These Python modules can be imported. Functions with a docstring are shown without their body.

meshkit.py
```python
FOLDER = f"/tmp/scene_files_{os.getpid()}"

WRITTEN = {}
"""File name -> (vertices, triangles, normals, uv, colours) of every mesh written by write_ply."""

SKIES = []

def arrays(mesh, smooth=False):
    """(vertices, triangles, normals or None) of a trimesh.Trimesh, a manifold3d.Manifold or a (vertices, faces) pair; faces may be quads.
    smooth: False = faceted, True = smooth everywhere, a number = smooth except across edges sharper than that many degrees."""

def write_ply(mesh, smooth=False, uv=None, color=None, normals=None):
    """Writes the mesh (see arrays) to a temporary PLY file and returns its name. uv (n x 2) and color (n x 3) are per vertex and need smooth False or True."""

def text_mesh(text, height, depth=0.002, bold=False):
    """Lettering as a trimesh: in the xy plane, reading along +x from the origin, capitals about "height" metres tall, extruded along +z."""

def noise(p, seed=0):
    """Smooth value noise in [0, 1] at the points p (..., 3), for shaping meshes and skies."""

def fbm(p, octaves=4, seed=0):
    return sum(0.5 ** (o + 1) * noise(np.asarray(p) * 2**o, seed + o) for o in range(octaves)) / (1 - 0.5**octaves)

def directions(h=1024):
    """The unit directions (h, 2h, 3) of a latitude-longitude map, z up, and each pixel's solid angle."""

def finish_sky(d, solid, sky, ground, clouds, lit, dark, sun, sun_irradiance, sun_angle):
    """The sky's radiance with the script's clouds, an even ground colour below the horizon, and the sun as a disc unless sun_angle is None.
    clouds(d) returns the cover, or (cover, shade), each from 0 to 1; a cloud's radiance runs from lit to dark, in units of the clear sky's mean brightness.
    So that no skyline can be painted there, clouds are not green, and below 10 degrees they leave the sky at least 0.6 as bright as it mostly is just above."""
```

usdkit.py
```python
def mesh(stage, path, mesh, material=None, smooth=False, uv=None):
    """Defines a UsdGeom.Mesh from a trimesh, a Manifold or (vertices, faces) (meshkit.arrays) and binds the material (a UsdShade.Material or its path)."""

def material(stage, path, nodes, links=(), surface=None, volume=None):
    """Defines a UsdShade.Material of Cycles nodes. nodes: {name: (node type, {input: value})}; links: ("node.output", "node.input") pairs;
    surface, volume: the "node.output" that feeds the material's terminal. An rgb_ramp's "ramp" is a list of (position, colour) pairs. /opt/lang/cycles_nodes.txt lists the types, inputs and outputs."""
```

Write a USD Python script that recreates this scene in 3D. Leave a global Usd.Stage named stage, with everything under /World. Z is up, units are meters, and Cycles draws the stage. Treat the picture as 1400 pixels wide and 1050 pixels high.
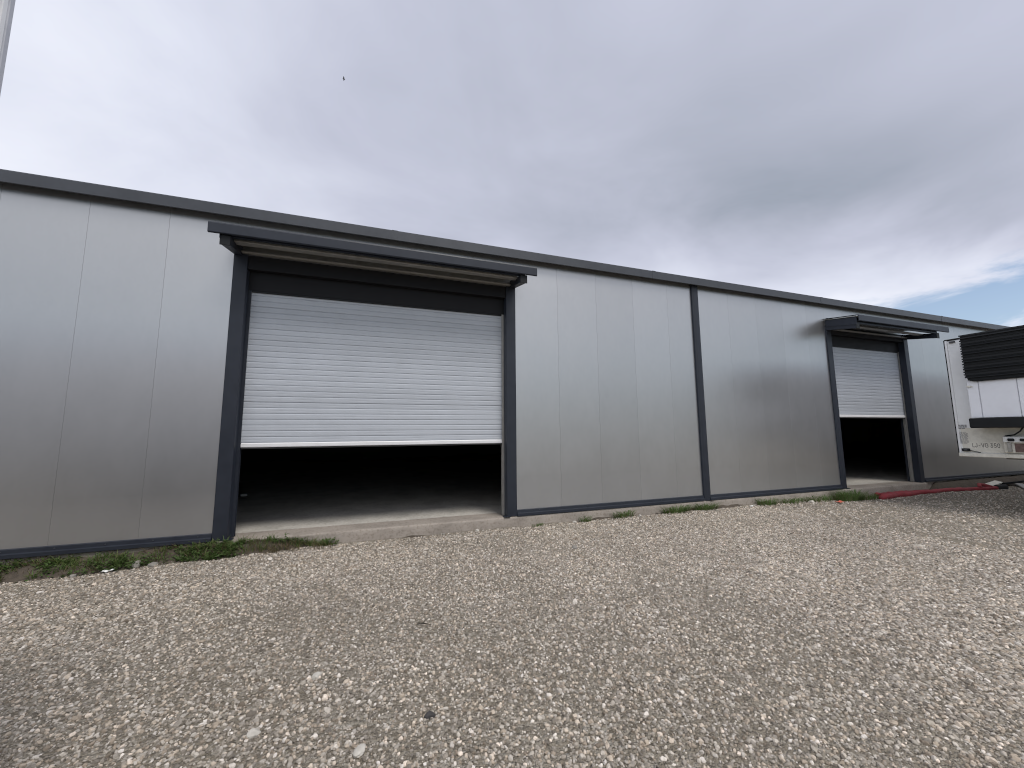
import math, random
import numpy as np, trimesh, usdkit, meshkit
from shapely.geometry import Polygon
from pxr import Usd, UsdGeom, UsdLux, UsdShade, Gf, Sdf, Vt

stage = Usd.Stage.CreateInMemory()
UsdGeom.SetStageUpAxis(stage, "Z"); UsdGeom.SetStageMetersPerUnit(stage, 1.0)
world = UsdGeom.Xform.Define(stage, "/World"); stage.SetDefaultPrim(world.GetPrim())
rng = np.random.default_rng(7); random.seed(7)
L = "/World/Looks"
UsdGeom.Scope.Define(stage, L)

# ------------------------------------------------------------------ camera
YAW, PITCH, ROLL = map(math.radians, (19.7801, 6.8106, -0.4177))
CAM = np.array([0.0, -7.619, 1.65])
fw = np.array([math.sin(YAW) * math.cos(PITCH), math.cos(YAW) * math.cos(PITCH), math.sin(PITCH)])
rt = np.cross(fw, [0, 0, 1]); rt /= np.linalg.norm(rt); up = np.cross(rt, fw)
rt, up = math.cos(ROLL) * rt + math.sin(ROLL) * up, -math.sin(ROLL) * rt + math.cos(ROLL) * up
cam = UsdGeom.Camera.Define(stage, "/World/camera")
cam.AddTransformOp().Set(Gf.Matrix4d(*rt, 0, *up, 0, *(-fw), 0, *CAM, 1))
cam.CreateHorizontalApertureAttr(36.0); cam.CreateVerticalApertureAttr(27.0)
cam.CreateFocalLengthAttr(36.0 * 544.84 / 1400)
cam.CreateExposureAttr(0.45)
cam.CreateClippingRangeAttr(Gf.Vec2f(0.05, 5000))

# ------------------------------------------------------------------ sky and sun
SUN = np.array([0.22, -0.58, 0.95]); SUN /= np.linalg.norm(SUN)
SKY_STRENGTH, CLOUD = 0.10, 7.3
N = {
    "tc": ("texture_coordinate", {}), "sep": ("separate_xyz", {}),
    "sky": ("sky_texture", {"sky_type": "single_scattering", "sun_disc": False, "sun_elevation": math.asin(SUN[2]), "sun_rotation": math.atan2(SUN[0], SUN[1]), "air_density": 1.0, "aerosol_density": 1.0, "ozone_density": 1.0}),
    "zp": ("math", {"math_type": "maximum", "value2": 0.0}), "zq": ("math", {"math_type": "add", "value2": 0.16}),
    "px": ("math", {"math_type": "divide"}), "py": ("math", {"math_type": "divide"}), "pc": ("combine_xyz", {}),
    "n1": ("noise_texture", {"scale": 0.75, "detail": 6.0, "roughness": 0.5, "distortion": 0.35}),
    "n2": ("noise_texture", {"scale": 1.9, "detail": 8.0, "roughness": 0.55, "distortion": 0.5}),
    "dot": ("vector_math", {"math_type": "dot_product", "vector2": (0.77, 0.40, 0.50)}),
    "dk": ("map_range", {"range_type": "smoothstep", "from_min": -0.45, "from_max": 1.05, "to_min": 0.0, "to_max": 0.62, "clamp": True}),
    "c1": ("map_range", {"from_min": 0.25, "from_max": 0.75, "to_min": -0.24, "to_max": 0.24}),
    "c2": ("map_range", {"from_min": 0.25, "from_max": 0.75, "to_min": -0.10, "to_max": 0.10}),
    "s1": ("math", {"math_type": "add"}), "s2": ("math", {"math_type": "add"}),
    "low": ("map_range", {"range_type": "smoothstep", "from_min": 0.16, "from_max": 0.50, "to_min": -0.46, "to_max": 0.0, "clamp": True}),
    # the long dark bank of cloud on the right
    "d1": ("vector_math", {"math_type": "dot_product", "vector2": (0.96, -0.28, 0)}), "d2": ("vector_math", {"math_type": "dot_product", "vector2": (0.28, 0.96, 0)}),
    "e1": ("math", {"math_type": "subtract", "value2": 1.24}), "e2": ("math", {"math_type": "subtract", "value2": 1.02}), "nn": ("math", {"math_type": "multiply_add", "value2": -0.55, "value3": 0.275}), "e3": ("math", {"math_type": "add"}),
    "f1": ("math", {"math_type": "divide", "value2": 0.85}), "f2": ("math", {"math_type": "divide", "value2": 0.30}), "q1": ("math", {"math_type": "multiply"}), "q2": ("math", {"math_type": "multiply"}), "q": ("math", {"math_type": "add"}),
    "qn": ("math", {"math_type": "multiply", "value2": -1.0}), "ex": ("math", {"math_type": "power", "value1": 2.718}), "bank": ("math", {"math_type": "multiply_add", "value2": 0.26}),
    "s3": ("math", {"math_type": "add", "use_clamp": True}),
    "ramp": ("rgb_ramp", {"ramp": [(0.0, (0.93, 0.955, 1.04)), (0.25, (0.735, 0.765, 0.885)), (0.5, (0.565, 0.59, 0.71)), (0.75, (0.425, 0.455, 0.55)), (1.0, (0.29, 0.335, 0.405))]}),
    "cl": ("vector_math", {"math_type": "scale", "scale": CLOUD}),
    # blue gaps low down, seen past the edge of the cloud sheet
    "gz": ("map_range", {"range_type": "smoothstep", "from_min": 0.20, "from_max": 0.35, "to_min": -0.06, "to_max": 0.55, "clamp": True}),
    "n3": ("noise_texture", {"scale": 1.15, "detail": 7.0, "roughness": 0.6, "distortion": 0.8}),
    "ga": ("math", {"math_type": "add"}),
    "gm": ("map_range", {"range_type": "smoothstep", "from_min": 0.42, "from_max": 0.62, "to_min": 0.12, "to_max": 1.0, "clamp": True}),
    "mx": ("mix_color", {"blend_type": "mix"}),
    "bg": ("background_shader", {"strength": SKY_STRENGTH}),
}
K = [("tc.generated", "sep.vector"), ("tc.generated", "dot.vector1"), ("sep.z", "zp.value1"), ("zp.value", "zq.value1"),
     ("sep.x", "px.value1"), ("zq.value", "px.value2"), ("sep.y", "py.value1"), ("zq.value", "py.value2"), ("px.value", "pc.x"), ("py.value", "pc.y"),
     ("pc.vector", "n1.vector"), ("pc.vector", "n2.vector"), ("pc.vector", "n3.vector"),
     ("dot.value", "dk.value"), ("n1.fac", "c1.value"), ("n2.fac", "c2.value"), ("dk.result", "s1.value1"), ("c1.result", "s1.value2"),
     ("s1.value", "s2.value1"), ("c2.result", "s2.value2"), ("zp.value", "low.value"), ("pc.vector", "d1.vector1"), ("pc.vector", "d2.vector1"), ("d1.value", "e1.value1"), ("d2.value", "e2.value1"), ("n2.fac", "nn.value1"), ("e2.value", "e3.value1"), ("nn.value", "e3.value2"), ("e1.value", "f1.value1"), ("e3.value", "f2.value1"), ("f1.value", "q1.value1"), ("f1.value", "q1.value2"), ("f2.value", "q2.value1"), ("f2.value", "q2.value2"), ("q1.value", "q.value1"), ("q2.value", "q.value2"), ("q.value", "qn.value1"), ("qn.value", "ex.value2"), ("ex.value", "bank.value1"), ("s2.value", "bank.value3"), ("bank.value", "s3.value1"), ("low.result", "s3.value2"),
     ("s3.value", "ramp.fac"), ("ramp.color", "cl.vector1"),
     ("zp.value", "gz.value"), ("gz.result", "ga.value1"), ("n3.fac", "ga.value2"), ("ga.value", "gm.value"),
     ("gm.result", "mx.fac"), ("sky.color", "mx.a"), ("cl.vector", "mx.b"), ("mx.result", "bg.color")]
sky_mat = usdkit.material(stage, L + "/sky_look", N, K, surface="bg.background")
dome = UsdLux.DomeLight.Define(stage, "/World/sky")
UsdShade.MaterialBindingAPI.Apply(dome.GetPrim()).Bind(sky_mat)
dome.GetPrim().SetCustomDataByKey("kind", "structure")
sun = UsdLux.DistantLight.Define(stage, "/World/sun")
sun.CreateNormalizeAttr(True); sun.CreateIntensityAttr(0.40); sun.CreateAngleAttr(25.0); sun.CreateColorAttr(Gf.Vec3f(1.0, 0.96, 0.90))
zax = SUN; xax = np.cross([0, 0, 1], zax); xax /= np.linalg.norm(xax); yax = np.cross(zax, xax)
sun.AddTransformOp().Set(Gf.Matrix4d(*xax, 0, *yax, 0, *zax, 0, 0, 0, 30, 1))

# ------------------------------------------------------------------ materials
def mat(name, nodes, links=(), surface="p.BSDF"):
    return usdkit.material(stage, f"{L}/{name}", nodes, links, surface=surface)

def plain(name, color, rough=0.5, metal=0.0, var=0.12, scale=3.0, bump=0.0, bscale=40.0, spec=0.5, coat=0.0):
    """Paint or plastic with a gentle mottling of tone and gloss."""
    c = np.array(color, float)
    nodes = {"g": ("geometry", {}), "n": ("noise_texture", {"scale": scale, "detail": 5.0, "roughness": 0.6}),
             "r": ("rgb_ramp", {"ramp": [(0.25, tuple(c * (1 - var))), (0.75, tuple(np.minimum(c * (1 + var), 1)))]}),
             "m": ("map_range", {"from_min": 0.3, "from_max": 0.7, "to_min": max(rough - 0.06, 0.02), "to_max": min(rough + 0.06, 1)}),
             "p": ("principled_bsdf", {"metallic": metal, "specular_ior_level": spec, "coat_weight": coat})}
    links = [("g.position", "n.vector"), ("n.fac", "r.fac"), ("r.color", "p.base_color"), ("n.fac", "m.value"), ("m.result", "p.roughness")]
    if bump:
        nodes |= {"bn": ("noise_texture", {"scale": bscale, "detail": 4.0}), "b": ("bump", {"strength": bump, "distance": 0.01})}
        links += [("g.position", "bn.vector"), ("bn.fac", "b.height"), ("b.normal", "p.normal")]
    return mat(name, nodes, links)

def panel_mat(name, c):
    """Silver coated sheet: satin, faintly wavy, with thin dust near the ground."""
    c = np.array(c, float)
    return mat(name, {
        "g": ("geometry", {}), "s": ("separate_xyz", {}), "mp": ("mapping", {"scale": (1.0, 1.0, 0.6)}),
        "n": ("noise_texture", {"scale": 1.6, "detail": 6.0, "roughness": 0.62}),
        "r": ("rgb_ramp", {"ramp": [(0.3, tuple(c * 0.98)), (0.7, tuple(c * 1.015))]}),
        "dz": ("map_range", {"from_min": 0.1, "from_max": 0.75, "to_min": 0.28, "to_max": 0.0, "clamp": True}),
        "dn": ("noise_texture", {"scale": 7.0, "detail": 6.0, "roughness": 0.7}), "dm": ("math", {"math_type": "multiply"}),
        "mx": ("mix_color", {"b": (0.30, 0.27, 0.23)}),
        "q": ("map_range", {"from_min": 0.3, "from_max": 0.7, "to_min": 0.335, "to_max": 0.365}),
        "qa": ("math", {"math_type": "add"}),
        "wm": ("mapping", {"scale": (1.0, 1.0, 0.45)}), "w": ("noise_texture", {"scale": 1.5, "detail": 1.0}),
        "b": ("bump", {"strength": 0.25, "distance": 0.004}),
        "p": ("principled_bsdf", {"metallic": 0.92})},
        [("g.position", "mp.vector"), ("mp.vector", "n.vector"), ("n.fac", "r.fac"), ("r.color", "mx.a"), ("g.position", "s.vector"), ("s.z", "dz.value"),
         ("g.position", "dn.vector"), ("dz.result", "dm.value1"), ("dn.fac", "dm.value2"), ("dm.value", "mx.fac"), ("mx.result", "p.base_color"),
         ("n.fac", "q.value"), ("q.result", "qa.value1"), ("dm.value", "qa.value2"), ("qa.value", "p.roughness"),
         ("g.position", "wm.vector"), ("wm.vector", "w.vector"), ("w.fac", "b.height"), ("b.normal", "p.normal")])

M = {}
PC = np.array((0.452, 0.450, 0.450))
M["panel"] = [panel_mat(f"silver_panel_{i}", PC * k) for i, k in enumerate((1.0, 0.975, 1.02))]
M["dark"] = plain("anthracite_paint", (0.020, 0.024, 0.034), 0.44, 0.0, 0.15, 4, 0.15, 3.0, spec=0.34)
M["dark_gutter"] = plain("anthracite_gutter", (0.040, 0.044, 0.053), 0.42, 0.0, 0.18, 2.5, 0.2, 2.0)
M["curtain"] = [plain(f"shutter_paint_{i}", np.array((0.42, 0.445, 0.485)) * k, 0.45, 0.0, 0.05, 3) for i, k in enumerate((1.0, 0.95, 1.03))]
M["bar"] = plain("bottom_bar_paint", (0.72, 0.72, 0.73), 0.4, 0.0, 0.06, 5)
M["galv"] = plain("galvanised_steel", (0.34, 0.33, 0.31), 0.45, 0.45, 0.15, 8)
M["sheet"] = plain("canopy_sheet_paint", (0.22, 0.215, 0.19), 0.5, 0.1, 0.1, 5)
M["black"] = plain("black_plastic", (0.008, 0.009, 0.010), 0.5, 0.0, 0.25, 6, spec=0.25)
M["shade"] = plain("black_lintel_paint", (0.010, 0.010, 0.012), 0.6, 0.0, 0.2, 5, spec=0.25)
M["rubber"] = plain("tyre_rubber", (0.02, 0.02, 0.02), 0.8, 0.0, 0.3, 10)
M["white"] = plain("trailer_paint", (0.74, 0.75, 0.76), 0.32, 0.0, 0.05, 3)
M["cream"] = plain("worn_trailer_paint", (0.60, 0.58, 0.52), 0.5, 0.0, 0.16, 9)
M["unit"] = plain("cooling_unit_paint", (0.70, 0.71, 0.75), 0.3, 0.0, 0.04, 3)
M["alu"] = plain("aluminium_frame", (0.50, 0.50, 0.51), 0.42, 0.7, 0.12, 12)
M["chassis"] = plain("chassis_paint", (0.035, 0.035, 0.037), 0.6, 0.0, 0.3, 8)
M["print"] = plain("print_ink", (0.05, 0.05, 0.055), 0.6, 0.0, 0.05)
M["printgrey"] = plain("faded_print_ink", (0.22, 0.22, 0.23), 0.6, 0.0, 0.3, 60)
M["seam"] = plain("seam_shadow_gasket", (0.06, 0.06, 0.06), 0.7)
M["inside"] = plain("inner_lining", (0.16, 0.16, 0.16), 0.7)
M["hose"] = plain("red_hose_fabric", (0.27, 0.034, 0.042), 0.7, 0.0, 0.35, 9, 0.5, 60)
M["rust"] = plain("rusty_steel", (0.15, 0.10, 0.09), 0.8, 0.3, 0.4, 20)
M["lamp"] = plain("amber_lens", (0.25, 0.10, 0.02), 0.2)
M["litterw"] = plain("white_litter", (0.80, 0.80, 0.78), 0.5)
M["litterr"] = plain("red_litter", (0.50, 0.12, 0.07), 0.5)
M["bark"] = plain("twig_bark", (0.035, 0.028, 0.02), 0.9, 0, 0.3, 30)
M["feather"] = plain("bird_feather", (0.05, 0.05, 0.055), 0.8)
M["rockg"] = plain("grey_rock", (0.24, 0.225, 0.20), 0.9, 0, 0.3, 18, 0.8, 40)
M["rockp"] = plain("pale_rock", (0.50, 0.47, 0.42), 0.9, 0, 0.2, 18, 0.8, 40)
M["rockd"] = plain("dark_rock", (0.05, 0.046, 0.045), 0.85, 0, 0.3, 18, 0.8, 40)
M["hill"] = plain("hill_woods", (0.05, 0.065, 0.05), 0.95, 0, 0.4, 0.02)

def concrete(name, c):
    c = np.array(c, float)
    return mat(name, {
        "g": ("geometry", {}), "n": ("noise_texture", {"scale": 1.6, "detail": 8.0, "roughness": 0.65}), "n2": ("noise_texture", {"scale": 26.0, "detail": 5.0, "roughness": 0.7}),
        "r": ("rgb_ramp", {"ramp": [(0.3, tuple(c * 0.72)), (0.5, tuple(c)), (0.72, tuple(c * 1.18))]}),
        "r2": ("rgb_ramp", {"ramp": [(0.32, (0.62, 0.58, 0.53)), (0.5, (1, 1, 1))]}), "mx": ("mix_color", {"blend_type": "multiply", "fac": 0.8}),
        "b": ("bump", {"strength": 0.5, "distance": 0.012}), "p": ("principled_bsdf", {"roughness": 0.85, "specular_ior_level": 0.3})},
        [("g.position", "n.vector"), ("g.position", "n2.vector"), ("n.fac", "r.fac"), ("n2.fac", "r2.fac"), ("r.color", "mx.a"), ("r2.color", "mx.b"), ("mx.result", "p.base_color"),
         ("n2.fac", "b.height"), ("b.normal", "p.normal")])
M["concrete"] = concrete("foundation_concrete", (0.33, 0.292, 0.255))
M["floor"] = concrete("floor_concrete", (0.50, 0.475, 0.43))

# gravel: fines between the stones, two sizes of small stones as relief
M["ground"] = mat("gravel_bed", {
    "g": ("geometry", {}), "big": ("noise_texture", {"scale": 0.35, "detail": 5.0, "roughness": 0.6}), "mid": ("noise_texture", {"scale": 2.2, "detail": 6.0, "roughness": 0.7}),
    "v1": ("voronoi_texture", {"scale": 36.0, "randomness": 1.0}), "v2": ("voronoi_texture", {"scale": 95.0}),
    "sc": ("separate_color", {}), "sc2": ("separate_color", {}),
    "r1": ("rgb_ramp", {"ramp": [(0.0, (0.155, 0.135, 0.106)), (0.35, (0.264, 0.235, 0.190)), (0.7, (0.349, 0.321, 0.271)), (1.0, (0.467, 0.437, 0.390))]}),
    "r2": ("rgb_ramp", {"ramp": [(0.0, (0.171, 0.147, 0.116)), (0.6, (0.278, 0.249, 0.201)), (1.0, (0.372, 0.344, 0.295))]}),
    "mm": ("map_range", {"from_min": 0.42, "from_max": 0.58, "to_min": 0.1, "to_max": 0.9, "clamp": True}), "mx": ("mix_color", {}),
    "rb": ("rgb_ramp", {"ramp": [(0.3, (0.90, 0.87, 0.83)), (0.5, (0.98, 0.96, 0.93)), (0.7, (1.05, 1.03, 1.01))]}), "mb": ("mix_color", {"blend_type": "multiply", "fac": 1.0, "use_clamp": False}),
    "h2": ("math", {"math_type": "multiply", "value2": 0.5}), "h": ("math", {"math_type": "add"}),
    "b": ("bump", {"strength": 1.0, "distance": 0.03, "invert": True}), "p": ("principled_bsdf", {"roughness": 0.9, "specular_ior_level": 0.25})},
    [("g.position", "big.vector"), ("g.position", "mid.vector"), ("g.position", "v1.vector"), ("g.position", "v2.vector"), ("v1.color", "sc.color"), ("v2.color", "sc2.color"),
     ("sc.r", "r1.fac"), ("sc2.r", "r2.fac"), ("mid.fac", "mm.value"), ("mm.result", "mx.fac"), ("r2.color", "mx.a"), ("r1.color", "mx.b"), ("big.fac", "rb.fac"),
     ("mx.result", "mb.a"), ("rb.color", "mb.b"), ("mb.result", "p.base_color"), ("v2.distance", "h2.value1"), ("v1.distance", "h.value1"), ("h2.value", "h.value2"), ("h.value", "b.height"), ("b.normal", "p.normal")])

def stone_mat(name, k):
    return mat(name, {
        "g": ("geometry", {}), "o": ("object_info", {}), "n": ("noise_texture", {"scale": 55.0, "detail": 4.0, "roughness": 0.7}),
        "r": ("rgb_ramp", {"ramp": [(0.0, tuple(np.array((0.170, 0.153, 0.131)) * k)), (0.25, tuple(np.array((0.324, 0.296, 0.258)) * k)), (0.6, tuple(np.array((0.443, 0.412, 0.365)) * k)), (0.88, tuple(np.array((0.580, 0.546, 0.495)) * k)), (1.0, tuple(np.array((0.818, 0.780, 0.733)) * k))]}),
        "r2": ("rgb_ramp", {"ramp": [(0.3, (0.76, 0.74, 0.72)), (0.7, (1.10, 1.08, 1.06))]}), "mx": ("mix_color", {"blend_type": "multiply", "fac": 1.0, "use_clamp": False}),
        "big": ("noise_texture", {"scale": 0.42, "detail": 6.0, "roughness": 0.62}), "r3": ("rgb_ramp", {"ramp": [(0.36, (0.88, 0.865, 0.85)), (0.5, (0.98, 0.965, 0.95)), (0.64, (1.04, 1.02, 0.99))]}), "my": ("mix_color", {"blend_type": "multiply", "fac": 1.0, "use_clamp": False}),
        "b": ("bump", {"strength": 0.5, "distance": 0.004}), "p": ("principled_bsdf", {"roughness": 0.88, "specular_ior_level": 0.25})},
        [("g.position", "n.vector"), ("o.random", "r.fac"), ("n.fac", "r2.fac"), ("r.color", "mx.a"), ("r2.color", "mx.b"), ("g.position", "big.vector"), ("big.fac", "r3.fac"), ("mx.result", "my.a"), ("r3.color", "my.b"), ("my.result", "p.base_color"), ("n.fac", "b.height"), ("b.normal", "p.normal")])
M["stones"] = [stone_mat(f"stone_{i}", np.array(k)) for i, k in enumerate(((1, 1, 1), (0.92, 0.93, 0.95), (1.06, 1.0, 0.94)))]

def leaf_mat(name, a, b):
    return mat(name, {"g": ("geometry", {}), "r": ("rgb_ramp", {"ramp": [(0.0, a), (1.0, b)]}), "p": ("principled_bsdf", {"roughness": 0.55, "specular_ior_level": 0.3}),
                      "t": ("translucent_bsdf", {}), "m": ("mix_closure", {"fac": 0.25})},
               [("g.random_per_island", "r.fac"), ("r.color", "p.base_color"), ("r.color", "t.color"), ("p.BSDF", "m.closure1"), ("t.BSDF", "m.closure2")], surface="m.closure")
M["grass"] = leaf_mat("grass_green", (0.09, 0.145, 0.04), (0.22, 0.27, 0.10))
M["moss"] = leaf_mat("ground_cover_green", (0.07, 0.115, 0.03), (0.21, 0.25, 0.085))
M["dry"] = leaf_mat("dry_grass", (0.14, 0.11, 0.06), (0.26, 0.21, 0.13))
M["grass2"] = leaf_mat("pale_grass", (0.14, 0.17, 0.055), (0.27, 0.28, 0.13))
M["soil"] = plain("dark_soil", (0.075, 0.06, 0.045), 0.95, 0, 0.4, 14, 1.0, 50)

# ------------------------------------------------------------------ helpers
def path_of(parent):
    return "/World" if parent is None else str(parent.GetPath())

def numbered(parent, name):
    base, k = path_of(parent), 0
    p = f"{base}/{name}"
    while stage.GetPrimAtPath(p):
        k += 1; p = f"{base}/{name}_{k:03d}"
    return p

def tag(o, label=None, cat=None, group=None, kind=None):
    for k, v in (("label", label), ("category", cat), ("group", group), ("kind", kind)):
        if v: o.SetCustomDataByKey(k, v)
    return o

ORIGIN = {}
def thing(name, loc=(0, 0, 0), parent=None):
    x = UsdGeom.Xform.Define(stage, numbered(parent, name))
    if parent is None and np.any(np.array(loc)): x.AddTranslateOp().Set(Gf.Vec3d(*map(float, loc)))
    o = x.GetPrim(); ORIGIN[str(o.GetPath())] = np.array(loc, float) if parent is None else ORIGIN[str(parent.GetPath())]
    return o

def obj(name, mesh, m, parent=None, smooth=False):
    """One Mesh prim; vertices are given in world metres and stored relative to the thing's base."""
    v, f, n = meshkit.arrays(mesh, False)
    org = ORIGIN.get(path_of(parent), np.zeros(3))
    p = numbered(parent, name)
    o = usdkit.mesh(stage, p, trimesh.Trimesh(v - org, f, process=False), m, smooth).GetPrim()
    ORIGIN[p] = org
    return o

def group(name, parent):
    return thing(name, parent=parent)

def box(x0, x1, y0, y1, z0, z1, c=0.0):
    if c <= 0:
        b = trimesh.creation.box([x1 - x0, y1 - y0, z1 - z0]); b.apply_translation([(x0 + x1) / 2, (y0 + y1) / 2, (z0 + z1) / 2]); return b
    pts = []
    for sx, sy, sz in np.ndindex(2, 2, 2):
        P = np.array([(x0, x1)[sx], (y0, y1)[sy], (z0, z1)[sz]], float); d = np.array([1 - 2 * sx, 1 - 2 * sy, 1 - 2 * sz], float) * c
        for k in range(3):
            q = P + d; q[k] -= d[k]; pts.append(q)
    return trimesh.convex.convex_hull(np.array(pts))

def prism_x(yz, x0, x1):
    """A (y, z) outline drawn out along x."""
    m = trimesh.creation.extrude_polygon(Polygon(yz), x1 - x0)
    v = m.vertices; m.vertices = np.stack([v[:, 2] + x0, v[:, 0], v[:, 1]], 1); m.fix_normals(); return m

def prism_z(xy, z0, z1):
    m = trimesh.creation.extrude_polygon(Polygon(xy), z1 - z0); m.apply_translation([0, 0, z0]); return m

def prism_y(xz, y0, y1):
    m = trimesh.creation.extrude_polygon(Polygon(xz), y1 - y0)
    v = m.vertices; m.vertices = np.stack([v[:, 0], v[:, 2] + y0, v[:, 1]], 1); m.fix_normals(); return m

def cat(*ms): return trimesh.util.concatenate(list(ms))

def tube(points, radii, sides=8, caps=True):
    p = np.asarray(points, float); r = np.broadcast_to(radii, (len(p),))
    t = np.gradient(p, axis=0); t /= np.linalg.norm(t, axis=1, keepdims=True) + 1e-12
    a = np.cross(t, np.where(np.abs(t[:, 2:]) < 0.9, [0, 0, 1.0], [1.0, 0, 0])); a /= np.linalg.norm(a, axis=1, keepdims=True) + 1e-12
    b = np.cross(t, a); an = np.arange(sides) * 2 * np.pi / sides
    v = (p[:, None] + r[:, None, None] * (np.cos(an)[None, :, None] * a[:, None] + np.sin(an)[None, :, None] * b[:, None])).reshape(-1, 3)
    i, j = np.meshgrid(np.arange(len(p) - 1), np.arange(sides), indexing="ij")
    q = np.stack([i * sides + j, i * sides + (j + 1) % sides, (i + 1) * sides + (j + 1) % sides, (i + 1) * sides + j], -1).reshape(-1, 4)
    f = np.vstack([q[:, [0, 1, 2]], q[:, [0, 2, 3]]])
    if caps:
        n = len(v); v = np.vstack([v, p[0], p[-1]]); j = np.arange(sides); k = (j + 1) % sides; e = (len(p) - 1) * sides
        f = np.vstack([f, np.stack([np.full(sides, n), k, j], 1), np.stack([np.full(sides, n + 1), e + j, e + k], 1)])
    return trimesh.Trimesh(v, f, process=False)

def sstep(a, b, x):
    t = np.clip((x - a) / (b - a), 0, 1); return t * t * (3 - 2 * t)

def ground_z(x, y):
    x, y = np.asarray(x, float), np.asarray(y, float)
    z = -0.185 - 0.055 * sstep(-1.5, -4.5, x) - 0.10 * sstep(8.5, 14.5, x)
    P = np.stack([x, y, 0 * x], -1)
    fade = np.exp(-((x - 4) ** 2 + (y + 4) ** 2) / 900.0)
    z = z + fade * (0.05 * (meshkit.fbm(P * 0.55, 3, 3) - 0.5) + 0.03 * (meshkit.fbm(P * 3.1, 3, 9) - 0.5))
    # a washed-out groove along the foot of the concrete
    gr = sstep(2.4, 3.2, x) * (1 - sstep(11.5, 12.5, x)) * sstep(0.40, 0.55, meshkit.fbm(np.stack([x * 1.7, 0 * x, 0 * x], -1), 3, 21))
    z = z - 0.055 * gr * np.exp(-((y + 0.10) / 0.06) ** 2)
    return z

# ------------------------------------------------------------------ ground
def axis(lo, hi, step, far):
    inner = np.arange(lo, hi + 1e-6, step); out = np.array([0.3, 0.8, 1.6, 3, 6, 12, 25, 50, 100, 200, 400.0]); out = out[out <= far]
    return np.concatenate([lo - out[::-1], inner, hi + out])
gx, gy = axis(-7.0, 20.0, 0.06, 400), axis(-9.0, 0.30, 0.06, 400)
X, Y = np.meshgrid(gx, gy, indexing="ij")
gv = np.stack([X, Y, ground_z(X, Y)], -1).reshape(-1, 3)
i, j = np.meshgrid(np.arange(len(gx) - 1), np.arange(len(gy) - 1), indexing="ij"); n = len(gy)
q = np.stack([i * n + j, (i + 1) * n + j, (i + 1) * n + j + 1, i * n + j + 1], -1).reshape(-1, 4)
tag(obj("ground", trimesh.Trimesh(gv, np.vstack([q[:, [0, 1, 2]], q[:, [0, 2, 3]]]), process=False), M["ground"], smooth=True), kind="structure")

# low wooded hills round the yard
an = np.linspace(0, 2 * np.pi, 361); rows = []
hh = 26 * (0.45 + meshkit.fbm(np.stack([np.cos(an) * 5, np.sin(an) * 5, 0 * an], -1), 4, 5))
for r, k in ((330, -0.1), (345, 0.45), (365, 0.85), (390, 1.0), (440, 0.8)):
    rows.append(np.stack([np.cos(an) * r, np.sin(an) * r, hh * k + (0 if k < 0 else 3) * (meshkit.fbm(np.stack([np.cos(an) * 60, np.sin(an) * 60, 0 * an + r], -1), 3, 8) - 0.5)], -1))
hv = np.array(rows).reshape(-1, 3); i, j = np.meshgrid(np.arange(4), np.arange(360), indexing="ij")
q = np.stack([i * 361 + j, i * 361 + j + 1, (i + 1) * 361 + j + 1, (i + 1) * 361 + j], -1).reshape(-1, 4)
tag(obj("hills", trimesh.Trimesh(hv, np.vstack([q[:, [0, 1, 2]], q[:, [0, 2, 3]]]), process=False), M["hill"], smooth=True), kind="structure")

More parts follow.
